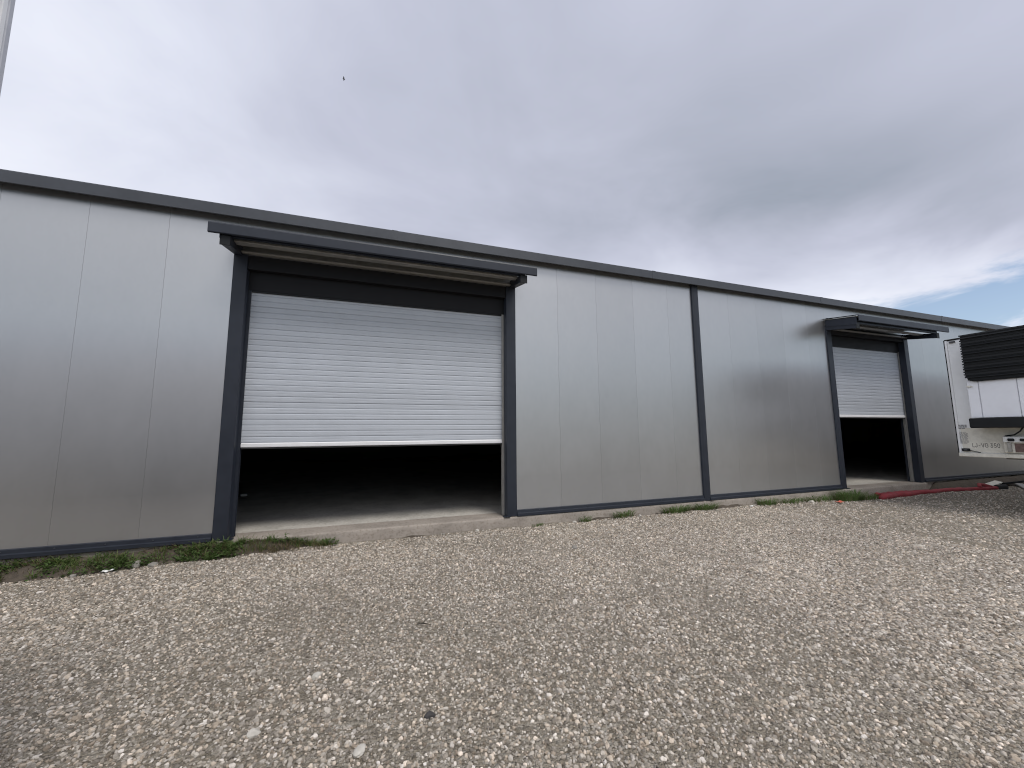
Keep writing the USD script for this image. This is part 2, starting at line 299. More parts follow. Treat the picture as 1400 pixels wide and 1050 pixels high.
# ------------------------------------------------------------------ warehouse
JL, JR, KL, KR = -2.22, 2.816, 12.473, 16.364          # outer edges of the two door frames
XW0, XW1, YB = -14.0, 33.0, 20.0
WT, HEAD = 5.33, 4.665
W = thing("warehouse", (0, 0, -0.2))
tag(W, "long low grey metal clad warehouse with two half open roller doors", "warehouse")

def panel(x0, x1, z0, z1, k):
    c = 0.0018
    return obj("wall_panel", prism_z([(x0 + c, 0), (x1 - c, 0), (x1 - 0.0001, 0.0035), (x1 - 0.0001, 0.1), (x0 + 0.0001, 0.1), (x0 + 0.0001, 0.0035)], z0, z1), M["panel"][k % 3], W)
kk = 0
def panels(edges, z0=0.02, z1=WT):
    global kk
    for a, b in zip(edges[:-1], edges[1:]):
        panel(a, b, z0, z1, int(rng.integers(0, 3))); kk += 1
left = [JL + 0.02]; x = -3.144
while x > XW0: left.append(x); x -= 1.0017
panels((left + [XW0])[::-1])
panels([JR - 0.02, 3.81, 4.786, 5.789, 6.799, 7.64])
panels([7.64, 8.767, 9.756, 10.74, 11.73, KL + 0.02])
right = [KR - 0.02]; x = 17.2
while x < XW1: right.append(x); x += 1.0
panels(right + [XW1])
panels([JL + 0.02, -1.14, -0.14, 0.86, 1.86, JR - 0.02], HEAD, WT)
panels([KL + 0.02, 13.3, 14.3, 15.3, KR - 0.02], HEAD, WT)

# eave: gutter lengths with lap joints
gut = [(0.02, 5.335), (-0.125, 5.285), (-0.125, 5.262), (-0.158, 5.245), (-0.172, 5.252), (-0.172, 5.425), (-0.160, 5.442), (-0.135, 5.442), (-0.135, 5.43), (0.02, 5.43)]
edges = [XW0 - 0.1, -11.5, -5.6, 0.35, 6.3, 12.2, 18.2, 24.2, XW1 + 0.1]
for a, b in zip(edges[:-1], edges[1:]):
    obj("gutter", prism_x(gut, a + 0.002, b - 0.002), M["dark_gutter"], W)
for x in edges[1:-1]:
    obj("gutter_joint", prism_x([(-0.176, 5.25), (-0.173, 5.25), (-0.173, 5.44), (-0.176, 5.44)], x - 0.05, x + 0.05), M["dark_gutter"], W)
# roof slopes, end walls, rear wall (behind what the photograph shows)
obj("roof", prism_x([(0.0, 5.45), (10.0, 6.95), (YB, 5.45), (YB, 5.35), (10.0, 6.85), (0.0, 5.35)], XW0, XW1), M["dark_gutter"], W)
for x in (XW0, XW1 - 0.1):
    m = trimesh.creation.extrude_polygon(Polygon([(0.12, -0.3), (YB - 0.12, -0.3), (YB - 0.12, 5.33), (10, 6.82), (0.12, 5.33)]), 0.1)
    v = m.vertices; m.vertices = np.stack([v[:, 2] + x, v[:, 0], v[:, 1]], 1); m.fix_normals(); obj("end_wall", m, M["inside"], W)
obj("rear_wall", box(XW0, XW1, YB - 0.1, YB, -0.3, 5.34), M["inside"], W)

# base trim: dripped angle along the foot of the panels
trim = [(-0.002, 0.118), (-0.030, 0.110), (-0.034, 0.062), (-0.060, 0.050), (-0.062, 0.002), (-0.050, 0.0), (-0.002, 0.012)]
for a, b in ((XW0, -8.2), (-8.2, JL - 0.001), (JR + 0.001, 7.535), (7.745, KL - 0.001), (KR + 0.001, 22.4), (22.4, XW1)):
    obj("base_trim", prism_x(trim, a + 0.002, b - 0.002), M["dark"], W)
# screw heads on trim
def screw(x, y, z, parent):
    s = trimesh.creation.cylinder(radius=0.009, height=0.008, sections=8); s.apply_transform(trimesh.transformations.rotation_matrix(np.pi / 2, [1, 0, 0])); s.apply_translation([x, y, z])
    return obj("screw", s, M["dark_gutter"], parent)
for x in np.arange(-4.6, -2.3, 0.55): screw(x, -0.036, 0.085, W)
for x in (3.3, 4.4, 5.3, 6.3, 7.2, 8.2, 9.3, 10.4, 11.6): screw(x, -0.036, 0.085, W)

# cover strip between two panel fields
strip = group("cover_strip", W)
obj("folded_sheet", prism_z([(7.540, -0.001), (7.548, -0.040), (7.60, -0.062), (7.690, -0.066), (7.735, -0.045), (7.740, -0.001)], 0.0, 5.30), M["dark"], strip)
obj("end_cap", box(7.70, 7.82, -0.085, -0.045, 0.0, 0.055, 0.008), M["dark"], strip)

# concrete: foundation edge with slabs in the doorways
def front_y(x):
    y = np.full_like(x, -0.02)
    y = np.where((x > JL + 0.03) & (x < KL + 0.12), -0.052, y)
    y = np.where((x >= KL + 0.12) & (x < KR - 0.02), -0.11, y)
    return np.where(x >= KR - 0.02, 0.0, y)
xs = np.arange(-8.0, 22.0, 0.05); prof = [(0, -0.55), (0, -0.30), (0, -0.20), (0, -0.13), (0, -0.075), (0.001, -0.035), (0.006, -0.012), (0.02, -0.003), (0.06, 0), (0.14, 0), (0.24, 0), (0.36, 0), (0.5, 0)]
P = np.array([[(x, y + dy, z) for dy, z in prof] for x, y in zip(xs, front_y(xs))])
nz = meshkit.fbm(P.reshape(-1, 3) * [6, 6, 9], 4, 31).reshape(P.shape[:2]) - 0.5
P[..., 1] += 0.028 * nz * np.array([1, 1, 1, 1, 1, 1, 0.8, 0.5, 0.2, 0, 0, 0, 0]); P[..., 2] += 0.012 * nz * np.array([0, 0, 0, 0, .3, .6, 1, 1, .6, .4, .3, .2, 0]) - 0.006
n = len(prof); i, j = np.meshgrid(np.arange(len(xs) - 1), np.arange(n - 1), indexing="ij")
q = np.stack([i * n + j, (i + 1) * n + j, (i + 1) * n + j + 1, i * n + j + 1], -1).reshape(-1, 4)
obj("foundation", trimesh.Trimesh(P.reshape(-1, 3), np.vstack([q[:, [0, 1, 2]], q[:, [0, 2, 3]]]), process=False), M["concrete"], W, smooth=60)
obj("interior_floor", box(XW0 + 0.1, XW1 - 0.1, 0.13, YB - 0.11, -0.4, -0.012), M["floor"], W)

# ---- doors
def door(x0, x1, w, ztop, zbot, seed):
    """Frame, shutter box and half lowered slatted curtain between the outer frame edges x0 and x1."""
    r = np.random.default_rng(seed)
    fr = group("door_frame", W)
    a, b = x0 + w, x1 - w
    fl = lambda xa, xb: prism_z([(xa, 0.30), (xa, -0.028), (xa + 0.006, -0.034), (xb - 0.006, -0.034), (xb, -0.028), (xb, 0.30)], 0.004, HEAD)
    obj("jamb", fl(x0, a), M["dark"], fr); obj("jamb", fl(b, x1), M["dark"], fr)
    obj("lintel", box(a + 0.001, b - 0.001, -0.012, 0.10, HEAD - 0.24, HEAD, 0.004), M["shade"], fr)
    obj("foot_plate", box(a - 0.06, a + 0.07, -0.075, 0.05, 0.003, 0.012), M["dark"], fr); obj("foot_plate", box(b - 0.07, b + 0.06, -0.075, 0.05, 0.003, 0.012), M["dark"], fr)
    dr = group("roller_door", W)
    for g0, g1 in ((a + 0.001, a + 0.045), (b - 0.045, b - 0.001)):
        obj("guide_rail", cat(box(g0, g1, 0.13, 0.142, 0.004, ztop + 0.02), box(g0, g1, 0.20, 0.212, 0.004, ztop + 0.02), box(*((g0, g0 + 0.008) if g0 < (a + b) / 2 else (g1 - 0.008, g1)), 0.1425, 0.1995, 0.004, ztop + 0.02)), M["dark"] if g0 < (a + b) / 2 else M["galv"], dr)
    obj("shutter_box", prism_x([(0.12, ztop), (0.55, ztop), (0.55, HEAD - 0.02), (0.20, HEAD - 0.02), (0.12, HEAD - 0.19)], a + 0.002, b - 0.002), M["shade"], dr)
    obj("box_seal", box(a + 0.05, b - 0.05, 0.128, 0.16, ztop - 0.03, ztop - 0.002), M["black"], dr)
    pitch = 0.0975; z = zbot + 0.075; c0, c1 = a + 0.012, b - 0.012
    while z < ztop + 0.02:
        y = 0.160 + 0.0012 * r.standard_normal()
        zt = z + pitch - 0.001
        pr = [(y + 0.016, z), (y + 0.007, z + 0.001), (y + 0.001, z + 0.007), (y - 0.0005, z + 0.018), (y - 0.0010, z + 0.044), (y + 0.0015, z + 0.048), (y - 0.0010, z + 0.052), (y, z + 0.082), (y + 0.003, zt - 0.006), (y + 0.009, zt), (y + 0.016, zt)]
        obj("slat", prism_x(pr, c0, c1), M["curtain"][int(r.integers(0, 3))], dr); z += pitch
    obj("bottom_bar", prism_x([(0.18, zbot), (0.150, zbot), (0.143, zbot + 0.01), (0.143, zbot + 0.06), (0.152, zbot + 0.073), (0.18, zbot + 0.073)], c0 + 0.035, c1 - 0.035), M["bar"], dr)
    obj("rubber_seal", box(c0 + 0.04, c1 - 0.04, 0.152, 0.172, zbot - 0.025, zbot - 0.001), M["rubber"], dr)
door(JL, JR, 0.205, 4.10, 1.42, 3)
door(KL, KR, 0.205, 4.13, 2.0, 4)

# ---- canopies over the doors
def canopy(a0, a1, f0, f1, D, ft, zb):
    """Arms at a0 and a1, fascia f0 to f1 at distance D from the wall with its top at ft; zb is the arms' underside at the wall."""
    c = group("canopy", W)
    AF = D - 0.07; drop = 0.125; hgt = 0.14
    low = lambda y: zb + drop * (y / AF)                       # underside of the arms at y (negative outwards)
    for x in (a0, a1 - 0.12):
        arm = trimesh.convex.convex_hull(np.array([(x + dx, y, low(y) + dz) for dx in (0, 0.12) for y in (-AF, -0.036) for dz in (0, hgt)]))
        obj("support_arm", arm, M["dark"], c)
        obj("arm_end_plate", box(x - 0.010, x + 0.130, -AF - 0.013, -AF - 0.001, low(-AF) - 0.012, low(-AF) + hgt + 0.012, 0.003), M["black"], c)
    def chan(y, h):
        z0 = low(y) + hgt + 0.002
        return cat(box(a0 + 0.02, a1 - 0.02, y, y + 0.06, z0 + h - 0.008, z0 + h), box(a0 + 0.02, a1 - 0.02, y, y + 0.06, z0, z0 + 0.008), box(a0 + 0.02, a1 - 0.02, y + 0.0001, y + 0.008, z0 + 0.008, z0 + h - 0.008))
    obj("purlin", chan(-AF + 0.02, max(0.03, ft - 0.07 - low(-AF) - hgt)), M["dark"], c)
    obj("purlin", box(a0 + 0.121, a1 - 0.121, -0.50, -0.36, low(-0.43) + 0.10, low(-0.43) + 0.13, 0.005), M["galv"], c)
    obj("purlin", box(a0 + 0.121, a1 - 0.121, -0.10, -0.013, zb + 0.02, zb + 0.05, 0.004), M["galv"], c)
    # trapezoid sheet falling outward
    g0, g1 = a0 - 0.03, a1 + 0.03
    za, zf = ft + 0.055, ft - 0.052
    xs, zz = [], []; x = g0
    while x < g1 - 0.2:
        xs += [x, x + 0.12, x + 0.14, x + 0.18]; zz += [0, 0, 0.03, 0.03]; x += 0.2
    xs.append(g1); zz.append(0)
    v = np.array([[(xx, y, s + z + d) for y, s in ((-0.005, za), (-D + 0.035, zf)) for d in (0, 0.004)] for xx, z in zip(xs, zz)]).reshape(-1, 3)
    f = []
    for i in range(len(xs) - 1):
        o, p = 4 * i, 4 * i + 4
        for a, b in ((1, 3), (2, 0), (3, 2), (0, 1)): f += [(o + a, o + b, p + b), (o + a, p + b, p + a)]
    f += [(0, 2, 3), (0, 3, 1), (o + 4, o + 7, o + 6), (o + 4, o + 5, o + 7)]
    sh = trimesh.Trimesh(v, f, process=False); sh.fix_normals(); obj("roof_sheet", sh, M["sheet"], c)
    e = -D
    obj("fascia", prism_x([(e + 0.030, ft - 0.172), (e + 0.005, ft - 0.165), (e, ft - 0.157), (e, ft - 0.020), (e + 0.007, ft), (e + 0.075, ft + 0.010), (e + 0.075, ft + 0.004), (e + 0.017, ft - 0.008), (e + 0.013, ft - 0.152), (e + 0.030, ft - 0.160)], f0, f1), M["dark"], c)
    obj("wall_flashing", prism_x([(-0.002, za + 0.085), (-0.008, za + 0.085), (-0.012, za + 0.065), (-0.09, za + 0.048), (-0.09, za + 0.042), (-0.002, za + 0.060)], f0 + 0.1, f1 - 0.1), M["dark"], c)
    obj("side_closure", trimesh.convex.convex_hull(np.array([(x, y, z) for x in (a0 - 0.012, a0 - 0.004) for y, z in ((-D + 0.04, low(-D) + 0.10), (-0.038, low(0) + 0.10), (-D + 0.04, zf - 0.004), (-0.038, za - 0.004))])), M["dark"], c)
    ed = lambda x: tube([(x, -0.005, za + 0.03), (x, -D + 0.03, zf + 0.03)], 0.014, 6)
    obj("edge_trim", ed(a0 - 0.03), M["black"], c); obj("edge_trim", ed(a1 + 0.03), M["black"], c)
canopy(JL, JR, -2.375, 3.015, 0.74, 4.845, 4.655)
canopy(KL, KR, 12.50, 16.80, 0.86, 4.765, 4.525)

# ------------------------------------------------------------------ refrigerated trailer on the right
def wheel(parent, x, y, z, r, w, side):
    g = group("wheel", parent)
    pts = [(r * 0.55, -w / 2), (r * 0.9, -w / 2), (r, -w * 0.35), (r, w * 0.35), (r * 0.9, w / 2), (r * 0.55, w / 2)]
    t = trimesh.creation.revolve(np.array(pts + [pts[0]]), sections=28); t.apply_transform(trimesh.transformations.rotation_matrix(np.pi / 2, [1, 0, 0])); t.apply_translation([x, y, z])
    obj("tyre", t, M["rubber"], g, smooth=40)
    rr = trimesh.creation.cylinder(radius=r * 0.55, height=w * 0.7, sections=28); rr.apply_transform(trimesh.transformations.rotation_matrix(np.pi / 2, [1, 0, 0])); rr.apply_translation([x, y, z])
    hb = trimesh.creation.cylinder(radius=r * 0.2, height=w * 1.02, sections=16); hb.apply_transform(trimesh.transformations.rotation_matrix(np.pi / 2, [1, 0, 0])); hb.apply_translation([x, y, z])
    obj("rim", cat(rr, hb), M["alu"], g, smooth=40)

def text_on_front(s, h, x, y, z, width, bold=False):
    """Lettering on a face that looks towards -x, reading towards -y."""
    t = meshkit.text_mesh(s, h, 0.002, bold); v = np.array(t.vertices)
    v[:, 0] *= width / v[:, 0].max()
    t.vertices = np.stack([x - v[:, 2], y - v[:, 0], z + v[:, 1]], 1); t.fix_normals(); return t

TX, TY1, TY0, TZ0, TZ1 = 13.5, -2.07, -4.66, 0.99, 3.82
gz = -0.29
T = thing("refrigerated_trailer", (TX + 6.8, (TY0 + TY1) / 2, gz))
tag(T, "white refrigerated trailer with black cooling grille parked beside the second door", "trailer")
obj("body", box(TX + 0.002, TX + 13.4, TY0 + 0.01, TY1 - 0.01, TZ0 + 0.02, TZ1 - 0.01, 0.02), M["white"], T)
for y0, y1 in ((TY1 - 0.055, TY1), (TY0, TY0 + 0.055)):
    obj("corner_post", box(TX - 0.012, TX + 0.10, y0, y1, TZ0, TZ1, 0.012), M["white"], T)
obj("edge_strip", box(TX - 0.004, TX + 0.06, TY1 + 0.001, TY1 + 0.016, TZ0 + 0.01, TZ1 + 0.005), M["black"], T)
obj("top_rail", box(TX - 0.014, TX + 13.4, TY0 - 0.004, TY1 + 0.004, TZ1 + 0.001, TZ1 + 0.025, 0.006), M["rubber"], T)
obj("bottom_rail", box(TX - 0.045, TX + 0.12, TY0, TY1, TZ0 - 0.01, TZ0 + 0.085, 0.012), M["cream"], T)
obj("kick_panel", box(TX - 0.006, TX + 0.001, TY0 + 0.08, TY1 - 0.075, TZ0 + 0.095, 1.66), M["cream"], T)
# cooling unit
ux = 13.18
s = (ux) / TX
uy = lambda y: -7.619 + (y + 7.619) * s          # positions read on the wall plane of the trailer, brought forward to the unit
uz = lambda z: 1.65 + (z - 1.65) * s
U = group("cooling_unit", T)
gl_u, gr_u = uy(-2.375), TY1 + TY0 - uy(-2.375)
uL, uR = uy(-2.36), TY1 + TY0 - uy(-2.36)
obj("unit_housing", box(ux + 0.012, TX - 0.001, uR + 0.02, uL - 0.02, uz(1.90), uz(2.77), 0.01), M["unit"], U)
obj("unit_hood", box(ux + 0.0005, TX - 0.001, gr_u + 0.03, gl_u - 0.03, uz(2.775), TZ1 + 0.005, 0.01), M["black"], U)
d1, d2 = uy(-2.555), uy(-3.15)
pan = [(uL - 0.0, d1), (d1, d2), (d2, TY1 + TY0 - d1), (TY1 + TY0 - d1, uR)]
for a, b in pan:
    obj("unit_panel", box(ux - 0.012, ux + 0.011, b + 0.006, a - 0.006, uz(1.895), uz(2.77), 0.006), M["unit"], U)
# grille: rounded black frame with louvres whose ends make a toothed edge
gl, gr_, gb, gt = uy(-2.375), TY1 + TY0 - uy(-2.375), uz(2.745), TZ1 + 0.012
rad = 0.17
arc = [(gl - rad + rad * math.cos(t), gb + rad - rad * math.sin(t)) for t in np.linspace(0, np.pi / 2, 8)]
arc2 = [(gr_ + rad - rad * math.sin(t), gb + rad - rad * math.cos(t)) for t in np.linspace(0, np.pi / 2, 8)]
m = trimesh.creation.extrude_polygon(Polygon([(gl, gt)] + arc + arc2 + [(gr_, gt)]), 0.05); v = m.vertices
m.vertices = np.stack([ux - 0.05 + v[:, 2], v[:, 0], v[:, 1]], 1); m.fix_normals(); obj("grille_frame", m, M["black"], U)
nl = 18
for k in range(nl):
    z = gb + 0.045 + (gt - gb - 0.06) * k / (nl - 1)
    inset = rad - math.sqrt(max(rad ** 2 - max(gb + rad - z, 0) ** 2, 0)) if z < gb + rad else 0
    big = k % 3 == 1
    dz, dx = (0.030, 0.050) if big else (0.020, 0.022)
    y0, y1 = gr_ + inset - 0.02, gl - inset + 0.022
    lv = trimesh.convex.convex_hull(np.array([(ux - 0.05, y0, z - 0.012), (ux - 0.05, y1, z - 0.012), (ux - 0.05, y0, z + dz), (ux - 0.05, y1, z + dz), (ux - dx - 0.04, y0 + 0.02, z - 0.012), (ux - dx - 0.04, y1 - 0.02, z - 0.012), (ux - dx - 0.035, y0 + 0.02, z), (ux - dx - 0.035, y1 - 0.02, z)]))
    obj("louvre", lv, M["black"], U)
obj("bumper", box(ux - 0.10, ux + 0.15, uR, uy(-2.345), uz(1.655), uz(1.885), 0.018), M["black"], T)
for z in (2.64,):
    obj("latch", cat(box(ux - 0.03, ux - 0.012, uy(-2.46), uy(-2.36), uz(z) - 0.012, uz(z) + 0.014, 0.003), box(ux - 0.04, ux - 0.03, uy(-2.43), uy(-2.38), uz(z) - 0.02, uz(z) + 0.02, 0.003)), M["cream"], U)
obj("marker_lamp", box(TX - 0.035, TX - 0.012, -2.27, -2.16, 3.74, 3.785, 0.006), M["print"], T)
def low_lamp(y):
    g = group("side_lamp", T)
    obj("lamp_housing", box(TX - 0.04, TX - 0.007, y - 0.09, y + 0.05, 1.105, 1.175, 0.012), M["black"], g)
    obj("lens", box(TX - 0.048, TX - 0.041, y - 0.05, y + 0.01, 1.12, 1.158, 0.003), M["print"], g)
    obj("cable", tube([(TX - 0.02, y - 0.08, 1.13), (TX - 0.03, y - 0.16, 1.11), (TX - 0.02, y - 0.26, 1.085)], 0.008, 6), M["black"], g)
low_lamp(-2.18); low_lamp(-4.50)
obj("number_lettering", text_on_front("LJ-VG 350", 0.094, TX - 0.007, -2.306, 1.206, 0.45, False), M["print"], T)
ml = []
z = 1.735
for row in range(16):
    h = 0.024 if row < 3 else 0.013
    if row in (3, 4): z -= 0.03; continue
    y = -2.108
    while y > -2.25 + 0.02 * rng.random():
        w = 0.012 + 0.05 * rng.random(); w = min(w, y + 2.262)
        if w > 0.004: ml.append(box(TX - 0.0142, TX - 0.0125, y - w, y, z - h, z))
        y -= w + 0.010
    z -= h + 0.013
ml = cat(*ml); ml.apply_translation([0.006, 0, 0])
tag(obj("small_print", ml, M["printgrey"], T), kind="stuff")
# air and electric couplings
cp = group("coupling_box", T)
obj("box_body", box(TX - 0.07, TX - 0.007, -3.75, -2.83, 1.10, 1.43, 0.012), M["cream"], cp)
obj("box_cover", box(TX - 0.13, TX - 0.071, -3.72, -2.85, 1.335, 1.46, 0.012), M["white"], cp)
for y in (-2.98, -3.16, -3.42, -3.6):
    obj("connector", cat(box(TX - 0.17, TX - 0.131, y - 0.05, y + 0.05, 1.36, 1.42, 0.012)), M["black"], cp)
obj("inner_panel", box(TX - 0.078, TX - 0.071, -3.7, -3.0, 1.12, 1.31), M["rust"], cp)
obj("bracket", box(TX - 0.12, TX - 0.079, -2.96, -2.90, 1.12, 1.33, 0.008), M["galv"], cp)
obj("cable", tube([(ux + 0.05, -3.22, 1.66), (ux + 0.10, -3.16, 1.58), (TX - 0.08, -3.02, 1.50), (TX - 0.05, -2.88, 1.475), (TX - 0.03, -2.84, 1.44)], 0.014, 8), M["black"], cp)
# underside
obj("chassis_rail", box(TX + 3.0, TX + 13.2, -2.75, -2.62, 0.62, 0.985), M["chassis"], T); obj("chassis_rail", box(TX + 3.0, TX + 13.2, -4.11, -3.98, 0.62, 0.985), M["chassis"], T)
obj("coupler_plate", box(TX + 0.25, TX + 3.0, -4.0, -2.73, 0.945, 0.975), M["chassis"], T)
for y in (-2.66, -4.07):
    lg = group("landing_leg", T)
    obj("outer_tube", box(TX + 2.5, TX + 2.66, y - 0.08, y + 0.08, 0.2, 0.93, 0.01), M["chassis"], lg); obj("inner_tube", box(TX + 2.525, TX + 2.635, y - 0.055, y + 0.055, gz + 0.03, 0.199), M["galv"], lg)
    obj("foot", box(TX + 2.42, TX + 2.74, y - 0.14, y + 0.14, gz - 0.005, gz + 0.03, 0.01), M["chassis"], lg)
for x in (TX + 8.3, TX + 9.6, TX + 10.9):
    for y in (-2.28, -4.45): wheel(T, x, y, gz + 0.52, 0.52, 0.36, 1)
    obj("axle", box(x - 0.06, x + 0.06, -4.3, -2.45, gz + 0.46, gz + 0.58), M["chassis"], T)

# ------------------------------------------------------------------ box trailer at the left edge: its rear frame stands next to the camera
bx, by1 = -1.43, -5.563; by0 = by1 - 2.5; bz0, bz1 = 0.95, 3.85
B = thing("box_trailer", (bx - 6.5, (by0 + by1) / 2, -0.2))
tag(B, "pale trailer end with grey aluminium corner post at the left edge of the picture", "trailer")
obj("body", box(bx - 13.0, bx - 0.06, by0 + 0.02, by1 - 0.03, bz0 + 0.05, bz1 - 0.02, 0.02), M["white"], B)
for y0, y1 in ((by1 - 0.030, by1), (by0, by0 + 0.030)):
    obj("corner_post", box(bx - 0.10, bx, y0, y1, bz0, bz1, 0.006), M["alu"], B)
obj("top_rail", box(bx - 0.10, bx, by0 + 0.031, by1 - 0.031, bz1 - 0.10, bz1, 0.006), M["alu"], B)
obj("bottom_rail", box(bx - 0.10, bx, by0 + 0.031, by1 - 0.031, bz0, bz0 + 0.12, 0.006), M["alu"], B)
ym = (by0 + by1) / 2
for y0, y1 in ((ym + 0.005, by1 - 0.034), (by0 + 0.034, ym - 0.005)):
    dd = group("rear_door", B)
    obj("door_panel", box(bx - 0.058, bx - 0.008, y0, y1, bz0 + 0.125, bz1 - 0.105, 0.006), M["white"], dd)
    e = y1 - 0.018 if y1 > ym + 0.1 else y0 + 0.018
    obj("door_edge", box(bx - 0.007, bx + 0.006, e - 0.012, e + 0.012, bz0 + 0.13, bz1 - 0.11, 0.003), M["white"], dd)
    for z in np.arange(bz0 + 0.3, bz1 - 0.2, 0.55):
        obj("hinge", cat(box(bx + 0.0065, bx + 0.018, min(e, e + (-0.16 if y1 > ym + 0.1 else 0.16)), max(e, e + (-0.16 if y1 > ym + 0.1 else 0.16)), z, z + 0.07, 0.004)), M["cream"], dd)
        obj("hinge_bolt", box(bx + 0.0185, bx + 0.03, e - 0.07, e - 0.04, z + 0.02, z + 0.05, 0.004), M["rust"], dd)
    for k in (0.33, 0.7):
        yy = y0 + (y1 - y0) * k
        obj("lock_rod", tube([(bx + 0.03, yy, bz0 + 0.06), (bx + 0.03, yy, bz1 - 0.05)], 0.014, 8), M["galv"], dd)
for y in (by0 + 0.6, by1 - 0.75): obj("chassis_rail", box(bx - 12.8, bx - 0.3, y, y + 0.13, 0.6, 0.98), M["chassis"], B)
for x in (bx - 1.9, bx - 3.2, bx - 4.5):
    for y in (by0 + 0.22, by1 - 0.25): wheel(B, x, y, 0.31, 0.51, 0.34, 1)
for y in (by0 + 0.6, by1 - 0.7): obj("landing_leg", box(bx - 10.6, bx - 10.45, y, y + 0.15, -0.2, 0.95), M["chassis"], B)

# ------------------------------------------------------------------ gravel
def rock_mesh(r, sub=0, flat=0.62, rough=0.30):
    m = trimesh.creation.icosphere(sub, 1.0); v = np.array(m.vertices)
    v *= 1 + rough * (r.random((len(v), 1)) - 0.5) * 2 * (0.75 if sub == 0 else 0.5)
    v *= np.array([1.0, 0.62 + 0.3 * r.random(), flat * (0.8 + 0.4 * r.random())])
    # a few flats cut by split faces
    for _ in range(5):
        n = r.standard_normal(3); n /= np.linalg.norm(n); d = v @ n; lim = 0.42 + 0.25 * r.random(); v -= np.maximum(d - lim, 0)[:, None] * n * 0.9
    return trimesh.Trimesh(v, m.faces, process=False)

def gravel():
    r = np.random.default_rng(11)
    pi = UsdGeom.PointInstancer.Define(stage, "/World/gravel_stones")
    tag(pi.GetPrim(), "loose grey beige gravel stones spread over the yard", "gravel", kind="stuff")
    UsdGeom.Scope.Define(stage, "/World/gravel_stones/stone_shapes"); targets = []
    for k in range(14):
        m = rock_mesh(r, 1 if k < 9 else 0, 0.6, 0.40 if k < 9 else 0.42)
        p = f"/World/gravel_stones/stone_shapes/stone" + (f"_{k:03d}" if k else "")
        usdkit.mesh(stage, p, m, M["stones"][k % 3], 22 if k < 9 else False); targets.append(Sdf.Path(p))
    pi.CreatePrototypesRel().SetTargets(targets)
    P, S = [], []
    def scatter(n, x0, x1, y0, y1, s0, s1, keep):
        x, y = r.uniform(x0, x1, n), r.uniform(y0, y1, n)
        k = r.random(n) < keep(x, y); x, y = x[k], y[k]
        # inside the picture's wedge only
        dx, dy = x - CAM[0], y - CAM[1]; a = np.degrees(np.arctan2(dx, dy)); d = np.hypot(dx, dy)
        k = (a > -40) & (a < 80) & (d > 1.3); x, y, d = x[k], y[k], d[k]
        s = s0 * (s1 / s0) ** (r.random(len(x)) ** 1.6)
        P.append(np.stack([x, y, ground_z(x, y) + 0.12 * s], -1)); S.append(s)
    patch = lambda sc, sd, a, b: (lambda x, y: sstep(a, b, meshkit.fbm(np.stack([x * sc, y * sc, 0 * x], -1), 4, sd)))
    near = lambda x, y: np.clip((6.0 / np.maximum(np.hypot(x - CAM[0], y - CAM[1]), 1)) ** 1.3, 0, 1)
    pa = patch(0.9, 41, 0.30, 0.62); pb = patch(0.8, 42, 0.46, 0.64)
    scatter(230000, -6.5, 9, -7.3, -0.12, 0.0075, 0.016, lambda x, y: near(x, y) * (0.8 + 0.2 * pa(x, y)))
    scatter(95000, -6.5, 9, -7.3, -0.12, 0.012, 0.023, lambda x, y: near(x, y) ** 0.6 * (0.55 + 0.45 * pb(x, y)))
    scatter(95000, 4, 21, -7.3, -0.12, 0.011, 0.025, lambda x, y: 0.6 * near(x, y) + 0.25)
    scatter(13000, -6.5, 21, -7.3, -0.12, 0.020, 0.034, lambda x, y: 0.15 + 0.85 * pb(x, y))
    scatter(420, -6.5, 18, -7.3, -0.12, 0.03, 0.045, lambda x, y: 0.1 + 0.9 * pb(x, y))
    P, S = np.vstack(P), np.concatenate(S); n = len(S)
    q = r.standard_normal((n, 4)) * [1, 0.28, 0.28, 0]; ang = r.uniform(0, 2 * np.pi, n)
    qz = np.stack([np.cos(ang / 2), 0 * ang, 0 * ang, np.sin(ang / 2)], 1)
    tilt = np.stack([np.ones(n), 0.22 * r.standard_normal(n), 0.22 * r.standard_normal(n), np.zeros(n)], 1); tilt /= np.linalg.norm(tilt, axis=1, keepdims=True)
    w1, x1, y1, z1 = tilt.T; w2, x2, y2, z2 = qz.T
    Q = np.stack([w1 * w2 - x1 * x2 - y1 * y2 - z1 * z2, w1 * x2 + x1 * w2 + y1 * z2 - z1 * y2, w1 * y2 - x1 * z2 + y1 * w2 + z1 * x2, w1 * z2 + x1 * y2 - y1 * x2 + z1 * w2], 1)
    pi.CreatePositionsAttr(Vt.Vec3fArray.FromNumpy(P.astype(np.float32)))
    pi.CreateScalesAttr(Vt.Vec3fArray.FromNumpy(np.repeat(S[:, None], 3, 1).astype(np.float32)))
    pi.CreateOrientationsAttr(Vt.QuathArray.FromNumpy(np.roll(Q, -1, axis=1).astype(np.float16)))
    small = S < 0.012
    pi.CreateProtoIndicesAttr(Vt.IntArray.FromNumpy(np.where(small, r.integers(9, 14, n), r.integers(0, 9, n)).astype(np.int32)))
    print("stones", n)
gravel()

